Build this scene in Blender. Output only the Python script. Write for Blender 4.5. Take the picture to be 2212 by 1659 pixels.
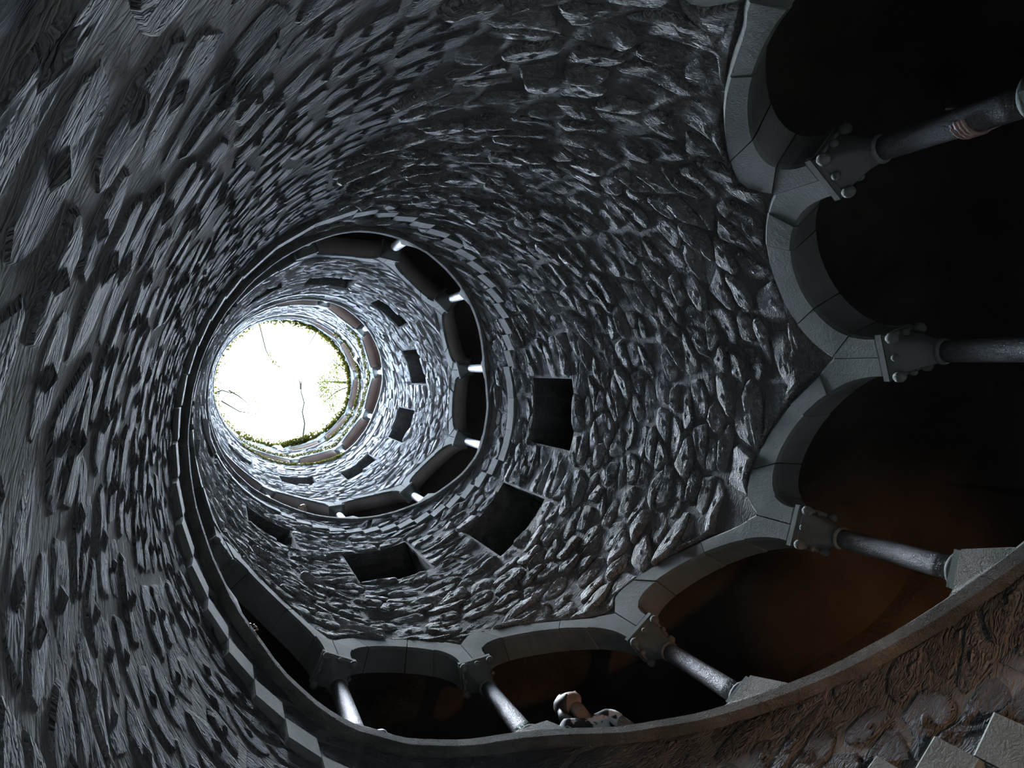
import bpy, bmesh, math, random
import numpy as np
from mathutils import Vector, Matrix, noise

for o in list(bpy.data.objects):
    bpy.data.objects.remove(o)
SC = bpy.context.scene
COL = SC.collection
PI = math.pi
S = 2.2            # shaft radius in metres
H = 1.76           # eye height above the floor of the well
random.seed(7)

# ------------------------------------------------------------------ camera, sky, light, exposure
cam_d = bpy.data.cameras.new('camera')
cam = bpy.data.objects.new('camera', cam_d)
COL.objects.link(cam)
SC.camera = cam
cam_d.sensor_fit = 'HORIZONTAL'
cam_d.sensor_width = 36.0
cam_d.lens = 1546.08 / 2212 * 36.0
cam_d.clip_start = 0.01
RM = ((0.92788302, 0.0, -0.37287142), (0.00756557, -0.99979414, 0.01882678), (-0.37279466, -0.02029003, -0.927692))
rot = Matrix(RM).transposed()
cam.matrix_world = Matrix.Translation((-0.84388755 * S, -0.24463683 * S, H)) @ rot.to_4x4()

wd = bpy.data.worlds.new('sky')
SC.world = wd
wd.use_nodes = True
nt = wd.node_tree
bg = nt.nodes['Background']
bg.inputs[0].default_value = (0.66, 0.86, 1.18, 1)
bg.inputs[1].default_value = 12.0
sun_d = bpy.data.lights.new('steep_sun_fill', 'SUN')  # added near-vertical soft sun lamp, carries light down to the deep walls
sun_d.energy = 26.0
sun_d.angle = math.radians(16)
sun_d.color = (0.90, 0.97, 1.0)
sun = bpy.data.objects.new('steep_sun_fill', sun_d)
sun.location = (0, 0, 60)
sun.rotation_euler = (math.radians(3.0), math.radians(0), 0)
COL.objects.link(sun)
zen_d = bpy.data.lights.new('zenith_sky_fill', 'SUN')      # added wide sun lamp overhead, stands in for part of the sky's light
zen_d.energy = 165.0
zen_d.angle = math.radians(62)
zen_d.color = (0.70, 0.86, 1.12)
zen = bpy.data.objects.new('zenith_sky_fill', zen_d)
zen.location = (0, 0, 62)
zen.rotation_euler = (math.radians(2.0), 0, 0)
COL.objects.link(zen)
por_d = bpy.data.lights.new('sky_portal', 'AREA')       # guides the sky's rays through the mouth of the well
por_d.shape = 'DISK'
por_d.size = 2 * S * 1.25
por_d.cycles.is_portal = True
por = bpy.data.objects.new('sky_portal', por_d)
por.location = (0, 0, 12.2 * S + H)
COL.objects.link(por)
def warm(name, kind, energy, ph, r, z):
    d = bpy.data.lights.new(name, kind)
    d.energy = energy
    d.color = (1.0, 0.48, 0.14)
    d.shadow_soft_size = 0.08
    o = bpy.data.objects.new(name, d)
    o.location = (r * S * math.cos(ph), r * S * math.sin(ph), S * z + H)
    COL.objects.link(o)
    return o
glamp = warm('gallery_lamp', 'SPOT', 30.0, 0.80, 1.26, 1.45)
glamp.data.spot_size = math.radians(75); glamp.data.spot_blend = 1.0
gt = Vector((1.74 * S * math.cos(0.48), 1.74 * S * math.sin(0.48), S * 1.95 + H))
glamp.rotation_euler = (gt - glamp.location).to_track_quat('-Z', 'Y').to_euler()
lamp = warm('floor_spotlight', 'SPOT', 280.0, -0.35, 0.55, -0.65)
lamp.data.spot_size = math.radians(36); lamp.data.spot_blend = 1.0
tgt = Vector((S * math.cos(0.70), S * math.sin(0.70), S * 1.15 + H))
lamp.rotation_euler = (tgt - lamp.location).to_track_quat('-Z', 'Y').to_euler()
vs = SC.view_settings
vs.view_transform = 'Standard'
vs.look = 'None'
vs.gamma = 1.0
vs.exposure = 0.0
vs.use_curve_mapping = False
SC.cycles.diffuse_bounces = 6
SC.cycles.max_bounces = 10
SC.cycles.caustics_reflective = False
SC.cycles.caustics_refractive = False
SC.cycles.sample_clamp_indirect = 4.0

# ------------------------------------------------------------------ materials
def new_mat(name):
    m = bpy.data.materials.new(name)
    m.use_nodes = True
    n = m.node_tree
    b = n.nodes['Principled BSDF']
    return m, n, b

def rock(name, c1, c2, c3, scale=1.0, bump=0.8, dist=0.03, rough=1.0, fine=18.0, spec=0.05, var=0.25, zs=1.0, ridge=2.2, rsc=0.35, grain=1.0, detail=6):
    """craggy natural stone: colour blotches, per-piece tint, layered relief"""
    m, n, b = new_mat(name)
    L = n.links.new
    geo = n.nodes.new('ShaderNodeNewGeometry')
    mp = n.nodes.new('ShaderNodeMapping'); mp.inputs['Scale'].default_value = (1, 1, zs); L(geo.outputs['Position'], mp.inputs['Vector'])
    big = n.nodes.new('ShaderNodeTexNoise'); big.inputs['Scale'].default_value = 1.3 * scale; big.inputs['Detail'].default_value = 6
    L(geo.outputs['Position'], big.inputs['Vector'])
    ramp = n.nodes.new('ShaderNodeValToRGB')
    e = ramp.color_ramp.elements
    e[0].position = 0.33; e[0].color = (*c1, 1)
    e[1].position = 0.68; e[1].color = (*c3, 1)
    mid = e.new(0.5); mid.color = (*c2, 1)
    L(big.outputs['Fac'], ramp.inputs['Fac'])
    oi = n.nodes.new('ShaderNodeObjectInfo')
    hsv = n.nodes.new('ShaderNodeHueSaturation')
    mr = n.nodes.new('ShaderNodeMapRange')
    mr.inputs['To Min'].default_value = 1 - var; mr.inputs['To Max'].default_value = 1 + var
    L(oi.outputs['Random'], mr.inputs['Value']); L(mr.outputs['Result'], hsv.inputs['Value'])
    L(ramp.outputs['Color'], hsv.inputs['Color'])
    L(hsv.outputs['Color'], b.inputs['Base Color'])
    b.inputs['Roughness'].default_value = rough
    b.inputs['Specular IOR Level'].default_value = spec
    f1 = n.nodes.new('ShaderNodeTexNoise'); f1.inputs['Scale'].default_value = fine * scale; f1.inputs['Detail'].default_value = detail; f1.inputs['Roughness'].default_value = 0.55; f1.inputs['Distortion'].default_value = 0.9
    L(mp.outputs['Vector'], f1.inputs['Vector'])
    f2 = n.nodes.new('ShaderNodeTexNoise'); f2.inputs['Scale'].default_value = fine * rsc * scale; f2.inputs['Detail'].default_value = 3; f2.inputs['Distortion'].default_value = 1.5
    L(mp.outputs['Vector'], f2.inputs['Vector'])
    ab = n.nodes.new('ShaderNodeMath'); ab.operation = 'SUBTRACT'; ab.inputs[1].default_value = 0.5
    L(f2.outputs['Fac'], ab.inputs[0])
    a2 = n.nodes.new('ShaderNodeMath'); a2.operation = 'ABSOLUTE'; L(ab.outputs[0], a2.inputs[0])
    a3 = n.nodes.new('ShaderNodeMath'); a3.operation = 'MULTIPLY_ADD'; a3.inputs[1].default_value = -ridge
    gm = n.nodes.new('ShaderNodeMath'); gm.operation = 'MULTIPLY'; gm.inputs[1].default_value = grain; L(f1.outputs['Fac'], gm.inputs[0])
    L(a2.outputs[0], a3.inputs[0]); L(gm.outputs[0], a3.inputs[2])
    bp = n.nodes.new('ShaderNodeBump'); bp.inputs['Strength'].default_value = bump; bp.inputs['Distance'].default_value = dist
    L(a3.outputs[0], bp.inputs['Height']); L(bp.outputs['Normal'], b.inputs['Normal'])
    return m

def plain(name, col, rough=0.6, spec=0.3):
    m, n, b = new_mat(name)
    nz = n.nodes.new('ShaderNodeTexNoise'); nz.inputs['Scale'].default_value = 25
    mx = n.nodes.new('ShaderNodeMixRGB'); mx.blend_type = 'MULTIPLY'; mx.inputs['Fac'].default_value = 0.35
    mx.inputs['Color1'].default_value = (*col, 1)
    n.links.new(nz.outputs['Color'], mx.inputs['Color2']); n.links.new(mx.outputs['Color'], b.inputs['Base Color'])
    b.inputs['Roughness'].default_value = rough
    b.inputs['Specular IOR Level'].default_value = spec
    return m

def leafy(name, d, t):
    m, n, b = new_mat(name)
    out = n.nodes['Material Output']
    n.nodes.remove(b)
    df = n.nodes.new('ShaderNodeBsdfDiffuse'); tr = n.nodes.new('ShaderNodeBsdfTranslucent'); ad = n.nodes.new('ShaderNodeAddShader')
    nz = n.nodes.new('ShaderNodeTexNoise'); nz.inputs['Scale'].default_value = 3.0
    mx = n.nodes.new('ShaderNodeMixRGB'); mx.inputs['Color1'].default_value = (*t, 1); mx.inputs['Color2'].default_value = (t[0] * .5, t[1] * .6, t[2] * .5, 1)
    n.links.new(nz.outputs['Fac'], mx.inputs['Fac'])
    df.inputs['Color'].default_value = (*d, 1)
    n.links.new(mx.outputs['Color'], tr.inputs['Color'])
    n.links.new(df.outputs[0], ad.inputs[0]); n.links.new(tr.outputs[0], ad.inputs[1]); n.links.new(ad.outputs[0], out.inputs['Surface'])
    return m

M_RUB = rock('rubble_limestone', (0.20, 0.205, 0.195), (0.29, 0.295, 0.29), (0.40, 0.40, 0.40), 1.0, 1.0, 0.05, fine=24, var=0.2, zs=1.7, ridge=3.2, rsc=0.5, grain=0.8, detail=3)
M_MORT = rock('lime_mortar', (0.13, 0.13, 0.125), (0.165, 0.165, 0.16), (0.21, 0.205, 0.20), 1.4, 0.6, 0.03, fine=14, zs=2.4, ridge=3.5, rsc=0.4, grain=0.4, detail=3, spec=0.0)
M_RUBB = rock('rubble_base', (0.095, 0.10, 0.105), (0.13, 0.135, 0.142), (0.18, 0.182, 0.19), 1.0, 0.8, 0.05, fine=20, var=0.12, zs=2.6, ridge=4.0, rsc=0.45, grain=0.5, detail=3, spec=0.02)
M_RUBU = rock('rubble_upper_brightened', (0.30, 0.30, 0.295), (0.40, 0.40, 0.395), (0.50, 0.50, 0.50), 1.0, 0.7, 0.035, fine=24, var=0.15, zs=1.8, ridge=3.0, rsc=0.5, grain=0.8, detail=3)  # upper walls' copy of the rubble, their brighter light put into the colour
M_CUT = rock('dressed_limestone', (0.115, 0.125, 0.115), (0.15, 0.16, 0.15), (0.19, 0.195, 0.19), 1.6, 0.3, 0.012, fine=34, var=0.12)
M_COP = rock('hammered_granite', (0.12, 0.125, 0.115), (0.17, 0.17, 0.16), (0.23, 0.225, 0.21), 2.2, 0.9, 0.02, fine=40, var=0.10)
M_COLD = rock('shade_toned_marble', (0.08, 0.08, 0.077), (0.11, 0.11, 0.107), (0.15, 0.15, 0.147), 2.5, 0.9, 0.012, rough=0.5, fine=40, spec=0.25, var=0.08)  # lowest columns' marble, the dimness low in the shaft put into its colour
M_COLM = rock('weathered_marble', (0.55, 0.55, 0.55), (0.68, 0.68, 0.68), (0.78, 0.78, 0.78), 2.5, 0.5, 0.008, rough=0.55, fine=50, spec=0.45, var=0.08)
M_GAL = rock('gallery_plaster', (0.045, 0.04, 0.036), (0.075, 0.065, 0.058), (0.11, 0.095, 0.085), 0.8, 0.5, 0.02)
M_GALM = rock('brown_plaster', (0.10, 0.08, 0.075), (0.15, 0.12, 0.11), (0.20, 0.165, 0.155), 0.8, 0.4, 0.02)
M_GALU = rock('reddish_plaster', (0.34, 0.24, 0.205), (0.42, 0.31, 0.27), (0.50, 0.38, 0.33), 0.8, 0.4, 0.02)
M_SOFM = rock('soffit_brown', (0.20, 0.165, 0.155), (0.28, 0.23, 0.215), (0.36, 0.30, 0.28), 0.8, 0.3, 0.015)
M_FLOOR = rock('worn_paving', (0.13, 0.13, 0.12), (0.2, 0.2, 0.19), (0.28, 0.27, 0.26), 1.0, 0.5, 0.02)
M_MOSS = leafy('moss_tuft', (0.030, 0.027, 0.008), (0.018, 0.0155, 0.0028))
M_LEAF = leafy('sunlit_leaf', (0.02, 0.025, 0.006), (0.0185, 0.0165, 0.0016))
M_BARK = plain('bark', (0.035, 0.03, 0.022), 0.9, 0.0)
M_GRASS = rock('turf', (0.05, 0.07, 0.02), (0.08, 0.10, 0.03), (0.11, 0.12, 0.05), 2.0, 0.6, 0.03)

# ------------------------------------------------------------------ helpers
def P(ph, r, z):
    return (S * r * math.cos(ph), S * r * math.sin(ph), S * z + H)

def mesh(name, verts, faces, mat=None, smooth=False, origin=None):
    v = verts
    if origin is not None:
        ox, oy, oz = origin
        v = [(a[0] - ox, a[1] - oy, a[2] - oz) for a in verts]
    me = bpy.data.meshes.new(name)
    me.from_pydata(v, [], faces)
    if smooth:
        me.polygons.foreach_set('use_smooth', [True] * len(me.polygons))
    if mat: me.materials.append(mat)
    me.update()
    return me

def obj(name, me, parent=None, loc=(0, 0, 0), kind=None):
    """loc is in world space; parents are unrotated empties or meshes unless said otherwise"""
    o = bpy.data.objects.new(name, me)
    COL.objects.link(o)
    o.location = loc
    if parent is not None:
        o.parent = parent
        o.matrix_parent_inverse = parent_inv(parent)
    if kind: o['kind'] = kind
    return o

def parent_inv(p):
    m = Matrix.Identity(4)
    q = p
    while q is not None:
        m = Matrix.Translation(q.location) @ q.rotation_euler.to_matrix().to_4x4() @ m if q.parent is None else m
        q = q.parent
    return m.inverted()

def piece(name, verts, faces, mat, parent=None, smooth=False, kind=None):
    """mesh piece given in world coordinates, origin at its middle"""
    a = np.array(verts)
    c = (a.min(0) + a.max(0)) / 2
    me = mesh(name, verts, faces, mat, smooth, c)
    return obj(name, me, parent, tuple(c), kind)

def thing(name, label, cat, loc, group=None):
    o = bpy.data.objects.new(name, None)
    o.empty_display_size = 0.1
    COL.objects.link(o)
    o.location = loc
    o['label'] = label; o['category'] = cat
    if group: o['group'] = group
    o['kind'] = 'thing'
    return o

def tag(o, label, cat, group=None):
    o['label'] = label; o['category'] = cat
    if group: o['group'] = group
    return o

class MB:
    def __init__(s): s.v = []; s.f = []
    def add(s, v, f):
        k = len(s.v); s.v += v; s.f += [tuple(i + k for i in q) for q in f]
    def grid(s, rows):
        """rows: list of equal-length lists of points"""
        n = len(rows[0]); k = len(s.v)
        for r in rows: s.v += r
        for i in range(len(rows) - 1):
            for j in range(n - 1):
                a = k + i * n + j
                s.f.append((a, a + 1, a + n + 1, a + n))
    def lathe(s, prof, c, seg=14, tw=0):
        k = len(s.v)
        for (r, z) in prof:
            for i in range(seg):
                a = 2 * PI * i / seg + tw
                s.v.append((c[0] + r * math.cos(a), c[1] + r * math.sin(a), c[2] + z))
        for i in range(len(prof) - 1):
            for j in range(seg):
                a = k + i * seg + j; b = k + i * seg + (j + 1) % seg
                s.f.append((a, b, b + seg, a + seg))
        s.f.append(tuple(k + j for j in reversed(range(seg))))
        s.f.append(tuple(k + (len(prof) - 1) * seg + j for j in range(seg)))
    def hexa(s, p):
        """8 corners: 0-3 one face, 4-7 the opposite"""
        s.add(list(p), [(0, 3, 2, 1), (4, 5, 6, 7), (0, 1, 5, 4), (1, 2, 6, 5), (2, 3, 7, 6), (3, 0, 4, 7)])
    def tube(s, pts, rad, seg=8):
        k = len(s.v); n = len(pts)
        pts = [Vector(p) for p in pts]
        for i, p in enumerate(pts):
            t = (pts[min(i + 1, n - 1)] - pts[max(i - 1, 0)]).normalized()
            u = t.orthogonal().normalized(); w = t.cross(u)
            r = rad[i] if hasattr(rad, '__len__') else rad
            for j in range(seg):
                a = 2 * PI * j / seg
                s.v.append(tuple(p + u * (r * math.cos(a)) + w * (r * math.sin(a))))
        for i in range(n - 1):
            for j in range(seg):
                a = k + i * seg + j; b = k + i * seg + (j + 1) % seg
                s.f.append((a, b, b + seg, a + seg))
        s.f.append(tuple(k + j for j in reversed(range(seg))))
        s.f.append(tuple(k + (n - 1) * seg + j for j in range(seg)))
    def ball(s, c, r, seg=10, rings=6, sc=(1, 1, 1)):
        k = len(s.v)
        for i in range(rings + 1):
            t = PI * i / rings
            for j in range(seg):
                a = 2 * PI * j / seg
                s.v.append((c[0] + r * sc[0] * math.sin(t) * math.cos(a), c[1] + r * sc[1] * math.sin(t) * math.sin(a), c[2] + r * sc[2] * math.cos(t)))
        for i in range(rings):
            for j in range(seg):
                a = k + i * seg + j; b = k + i * seg + (j + 1) % seg
                s.f.append((a, a + seg, b + seg, b))

# ------------------------------------------------------------------ the stair's geometry (angles unwrapped, heights in shaft radii above the eye)
SEC0, SECL = -1.864, 2.2768
def sec(ph): return (ph - SEC0) / SECL
def phs(s): return SEC0 + SECL * s
LAND = {-4: -1.8, -3: -0.42, -2: 0.93, -1: 2.23, 0: 3.72, 1: 5.06, 2: 6.41, 3: 7.82, 4: 9.22, 5: 10.5, 6: 10.5, 7: 11.2, 8: 11.2, 9: 11.2, 10: 11.2}
def raw_sill(s):
    if s >= 5:
        if s < 6.2: return 10.5
        return min(10.5 + (s - 6.2) * 0.85, 11.25)
    k = math.floor(s); t = s - k
    u = min(max((t - 0.02) / 0.68, 0), 1)
    return LAND[k] + (LAND[k + 1] - LAND[k]) * u
def sill(ph):
    s = sec(ph)
    return sum(raw_sill(s + d) for d in (-0.05, -0.025, 0, 0.025, 0.05)) / 5
FIRST = {-4: (-10.88, -2.27, .114, .09), -3: (-8.60, -0.92, .114, .09), -2: (-6.373, 0.317, .114, .0975), -1: (-4.048, 1.821, .1136, .0925), 0: (-1.864, 3.177, .1139, .0895), 1: (0.395, 4.529, .1164, .0930),
         2: (2.722, 5.947, .1142, .0905), 3: (5.038, 7.298, .1124, .0920), 4: (7.313, 8.700, .1166, .0900), 5: (9.62, 10.04, .114, 0)}
BLOCKS = []           # string-course blocks: section, phi0, phi1, z of the lower edge
for k in range(-3, 6):
    p0, z0, ds, h = FIRST[k]
    pp, pz, pds, ph_ = FIRST[k - 1]
    start = pp + 14 * pds
    n = 3
    for i in range(n):
        BLOCKS.append((k, start + (p0 - start) * i / n, start + (p0 - start) * (i + 1) / n, z0))
    if k < 5:
        for i in range(14):
            BLOCKS.append((k, p0 + i * ds, p0 + (i + 1) * ds, z0 + (i + 1) * h))
pend = 9.62
while pend < phs(6.15):
    BLOCKS.append((5, pend, pend + 0.28, 10.04)); pend += 0.28
STR_H = 0.125
B0 = np.array([b[1] for b in BLOCKS]); B1 = np.array([b[2] for b in BLOCKS]); BZ = np.array([b[3] for b in BLOCKS])
def string_z(ph):
    i = int(np.searchsorted(B0, ph, 'right')) - 1
    if i < 0 or ph > B1[-1]: return None
    return float(BZ[i])
J0, J1 = -12, 27
def colsec(j): return 0.207 + 0.2525 * j
def colphi(j): return phs(colsec(j))
def smooth(a, b, x):
    t = min(max((x - a) / (b - a), 0), 1); return t * t * (3 - 2 * t)
def zspring(j):
    s = colsec(j)
    off = 0.66 - 0.06 * (1 - smooth(-2.4, -1.7, s)) - 0.17 * smooth(3.9, 4.9, s)
    return raw_sill(s) * 0.5 + sill(phs(s)) * 0.5 + off
def rise(j): return 0.245 - 0.09 * smooth(3.9, 4.9, colsec(j))
def band(j): return 0.11 - 0.03 * smooth(3.9, 4.9, colsec(j))
FOOT = 0.06
def bay_at(ph):
    j = math.floor((sec(ph) - 0.207) / 0.2525)
    return min(max(j, J0), J1 - 1)
def zlin(j, ph):
    a, b = colphi(j) + FOOT, colphi(j + 1) - FOOT
    u = min(max((ph - a) / (b - a), 0), 1)
    return zspring(j) + (zspring(j + 1) - zspring(j)) * u
def ell(j, ph, grow):
    a, b = colphi(j) + FOOT, colphi(j + 1) - FOOT
    c, w = (a + b) / 2, (b - a) / 2 + grow
    u = (ph - c) / w
    return (rise(j) + grow) * math.sqrt(max(0, 1 - u * u))
def intr(ph):
    j = bay_at(ph); return zlin(j, ph) + ell(j, ph, 0)
def extr(ph):
    j = bay_at(ph); return zlin(j, ph) + ell(j, ph, band(j))
FLOORZ = -H / S
def rim(ph):
    s = (sec(ph) - 5.0) % (2 * PI / SECL) + 5.0
    return 11.42 + 0.62 * smooth(6.35, 7.0, s) * (1 - smooth(7.2, 7.6, s))
PA, PB = colphi(J0), colphi(J1)          # start and end of the arcade
def upper(ph):
    return sill(ph) - 0.03 if ph <= PB else rim(ph)
def lower(ph):
    q = ph - 2 * PI
    return FLOORZ if q < PA else extr(q)

# niches: phi0, phi1, z0, z1 on the shaft wall
NICHE = [(-0.19, 0.22, 3.66, 4.21), (0.525, 0.935, 3.77, 4.43), (1.25, 1.685, 4.19, 4.90), (1.99, 2.345, 4.80, 5.42), (2.72, 3.10, 5.30, 5.95),
         (3.95, 4.32, 5.75, 6.35), (4.525, 4.91, 6.07, 6.68), (5.21, 5.565, 6.59, 7.0), (5.83, 6.185, 6.88, 7.48), (6.465, 6.82, 7.30, 8.02), (7.10, 7.473, 7.76, 8.29), (7.755, 8.125, 8.02, 8.61),
         (8.43, 8.785, 8.20, 8.92)]
TWO = 2 * PI
def niche_p(n):
    """unwrapped angle of the wall band the niche is cut in"""
    c = (n[0] + n[1]) / 2; z = (n[2] + n[3]) / 2
    for k in range(-2, 5):
        q = c + k * TWO
        if q > PA and lower(q) - 0.05 < z < upper(q) + 0.05: return k * TWO
    return None
NP = [(n[0] + niche_p(n), n[1] + niche_p(n), n[2], n[3]) for n in NICHE if niche_p(n) is not None]

# ------------------------------------------------------------------ shaft wall: mortar backing with the niches cut out
CUTS = [-2.83, -2.3, -1.8, -1.35, -1.0, -0.6, -0.3, -0.04, 0.45, 0.96, 1.45, 1.96, 2.45, 2.96, 3.45, 3.96, 4.45, 4.96, 5.5, 6.2, 7.76, 9.8]
WALLN = ['wall_%s_%s' % (a, b) for a, b in zip(['base'] * 7 + ['lower'] * 4 + ['middle'] * 4 + ['upper'] * 3 + ['top'] * 2 + ['crown'],
         ['north', 'northeast', 'east', 'southeast', 'south', 'southwest', 'west', 'northeast', 'east', 'southeast', 'southwest', 'northwest', 'northeast', 'east', 'southeast', 'southwest', 'north', 'east', 'south', 'north', 'rim'])]
NBASE = 7
RS = 1.012
walls = []
for w in range(len(CUTS) - 1):
    a, b = phs(CUTS[w]), phs(CUTS[w + 1])
    if w == 0: a = PA
    if w == NBASE - 1: b = PA + TWO
    if w == NBASE: a = PA + TWO
    if w == len(CUTS) - 2: b = PB + TWO
    g = set(np.linspace(a, b, max(2, int((b - a) / 0.03)) + 1).tolist())
    for n in NP:
        for e in n[:2]:
            if a < e < b: g.add(e)
    g = sorted(g)
    mb = MB()
    for i in range(len(g) - 1):
        p, q = g[i], g[i + 1]
        if q - p < 1e-5: continue
        m = (p + q) / 2
        holes = sorted([(n[2], n[3]) for n in NP if n[0] - 1e-6 < m < n[1] + 1e-6])
        lo = (lower(p + 1e-6) - 0.03, lower(q - 1e-6) - 0.03); up = (upper(p), upper(q - 1e-9 if q <= PB else q))
        if p >= PB: up = (rim(p), rim(q))
        spans = []
        cur = lo
        for h0, h1 in holes:
            spans.append((cur, (h0, h0))); cur = (h1, h1)
        spans.append((cur, up))
        for (c0, c1) in spans:
            if (c1[0] + c1[1]) - (c0[0] + c0[1]) < 1e-3: continue
            k = max(1, int((c1[0] - c0[0]) / 0.5))
            mb.grid([[P(p, RS, c0[0] + (c1[0] - c0[0]) * t / k) for t in range(k + 1)], [P(q, RS, c0[1] + (c1[1] - c0[1]) * t / k) for t in range(k + 1)]])
    walls.append(piece(WALLN[w], mb.v, mb.f, M_MORT, kind='structure'))

# ------------------------------------------------------------------ rubble stones, each a piece of its wall
ZA = 1.7      # stones are wider than tall
def clip(poly, nx, ny, c):
    """keep nx*x+ny*y <= c"""
    out = []
    n = len(poly)
    for i in range(n):
        a, b = poly[i], poly[(i + 1) % n]
        da, db = nx * a[0] + ny * a[1] - c, nx * b[0] + ny * b[1] - c
        if da <= 0: out.append(a)
        if (da < 0 < db) or (db < 0 < da):
            t = da / (da - db)
            out.append((a[0] + (b[0] - a[0]) * t, a[1] + (b[1] - a[1]) * t))
    return out

def pack(a, b, lo, up, size, rnd, holes):
    """irregular cells filling lo(x)<z<up(x); returns outlines in (x, z)"""
    seeds = []
    rows = {}
    dz = size / ZA * 0.98
    zmin = min(lo(a + (b - a) * t / 60) for t in range(61)); zmax = max(up(a + (b - a) * t / 60) for t in range(61))
    r = 0; z = zmin + dz * 0.5
    while z < zmax:
        x = a + size * (0.1 + 0.5 * (r % 2)) * rnd.uniform(0.6, 1.2)
        while x < b:
            sx = x + rnd.uniform(-.22, .22) * size; sz = z + rnd.uniform(-.36, .36) * dz
            if a < sx < b and lo(sx) + dz * 0.30 < sz < up(sx) - dz * 0.30 and not any(h[0] - .03 < sx < h[1] + .03 and h[2] - .02 < sz < h[3] + .02 for h in holes):
                seeds.append((sx, sz))
            x += size * rnd.choice((0.7, 0.85, 1.0, 1.15, 1.5))
        z += dz * rnd.uniform(0.85, 1.2); r += 1
    cell = size * 1.3
    grid = {}
    for i, (x, z) in enumerate(seeds):
        grid.setdefault((int(x // cell), int(z * ZA // cell)), []).append(i)
    res = []
    for i, (x, z) in enumerate(seeds):
        Z = z * ZA
        poly = [(x - size * 1.2, Z - size * 1.2), (x + size * 1.2, Z - size * 1.2), (x + size * 1.2, Z + size * 1.2), (x - size * 1.2, Z + size * 1.2)]
        gx, gz = int(x // cell), int(Z // cell)
        for u in (-2, -1, 0, 1, 2):
            for v in (-2, -1, 0, 1, 2):
                for j in grid.get((gx + u, gz + v), ()):
                    if j == i: continue
                    ox, oz = seeds[j][0], seeds[j][1] * ZA
                    nx, ny = ox - x, oz - Z
                    poly = clip(poly, nx, ny, (ox * ox + oz * oz - x * x - Z * Z) / 2)
                    if len(poly) < 3: break
        poly = clip(poly, -1, 0, -a); poly = clip(poly, 1, 0, b)
        for h in holes:
            if h[0] - size * 1.3 < x < h[1] + size * 1.3 and h[2] - size < z < h[3] + size:
                opts = [(h[0] - x, (1, 0, h[0])), (x - h[1], (-1, 0, -h[1])), ((h[2] - z) * ZA, (0, 1, h[2] * ZA)), ((z - h[3]) * ZA, (0, -1, -h[3] * ZA))]
                d, c = max(opts, key=lambda o: o[0])
                poly = clip(poly, *c)
        if len(poly) >= 3:
            res.append(((x, z), [(q[0], q[1] / ZA) for q in poly]))
    return res

def stone_piece(parent, c, poly, lo, up, rnd, gap=0.014, proud=0.013, mat=M_RUB, name='stone', rough=1.0, tilt=1.0, face0=0.998):
    pts = []
    c2 = []
    for i in range(len(poly)):
        p, q = poly[i], poly[(i + 1) % len(poly)]
        c2 += [(p[0] * .8 + q[0] * .2, p[1] * .8 + q[1] * .2), (p[0] * .2 + q[0] * .8, p[1] * .2 + q[1] * .8)]
    poly = c2
    n = len(poly)
    for i in range(n):
        p, q = poly[i], poly[(i + 1) % n]
        d = math.hypot(q[0] - p[0], q[1] - p[1])
        k = max(1, int(d / 0.05))
        for t in range(k): pts.append((p[0] + (q[0] - p[0]) * t / k, p[1] + (q[1] - p[1]) * t / k))
    pts = [(x, min(max(z, lo(x) + 0.004), up(x) - 0.004)) for x, z in pts]
    ar = 0
    for i in range(len(pts)):
        p, q = pts[i], pts[(i + 1) % len(pts)]
        ar += p[0] * q[1] - q[0] * p[1]
    ar = abs(ar) / 2
    if ar < 0.0022 or len(pts) < 4: return None
    cx = sum(p[0] for p in pts) / len(pts); cz = sum(p[1] for p in pts) / len(pts)
    tx, tz = rnd.gauss(0, .08) * tilt, rnd.gauss(0, .10) * tilt
    face = face0 - rnd.uniform(0.0, 1.0) ** 1.5 * proud
    sd = rnd.uniform(0, 100)
    verts = []; N = len(pts)
    def disp(x, z, amt):
        v = Vector((math.cos(x) * 5.5, math.sin(x) * 5.5, z * 5.5 + sd))
        a = noise.fractal(v, 0.8, 2.1, 4)
        b = abs(noise.noise(v * 1.9))
        return amt * (a * 0.75 - (0.5 - b) * 0.5)
    ext = math.sqrt(ar)
    rings = [(1.0, 0.0), (1.0, 0.55), (0.90, 0.92), (0.72, 1.0), (0.48, 1.0), (0.22, 1.0)]
    for si, (sc, dep) in enumerate(rings):
        for (x, z) in pts:
            g = max(0.0, 1 - gap / max(0.02, math.hypot(x - cx, z - cz)))
            k = sc * g
            wob = 1 + (0.10 * noise.noise(Vector((x * 14 + sd, z * 14, si * .6))) if si else 0)
            X, Z = cx + (x - cx) * k * wob, cz + (z - cz) * k * wob
            f = face + (X - cx) * tx + (Z - cz) * tz
            rr = RS + 0.006 + (f - RS) * dep
            if dep > 0.3: rr -= disp(X, Z, 0.014 * rough) * (0.5 + 0.5 * dep)
            verts.append(P(X, min(max(rr, 0.952), RS + 0.006), Z))
    f = face
    verts.append(P(cx, min(max(f - disp(cx, cz, 0.014 * rough), 0.952), RS), cz))
    faces = []
    for s_ in range(len(rings) - 1):
        for i in range(N):
            a = s_ * N + i; b = s_ * N + (i + 1) % N
            faces.append((a, b, b + N, a + N))
    top = (len(rings) - 1) * N
    for i in range(N): faces.append((top + i, top + (i + 1) % N, len(verts) - 1))
    return piece(name, verts, faces, mat, parent, False)

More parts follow.
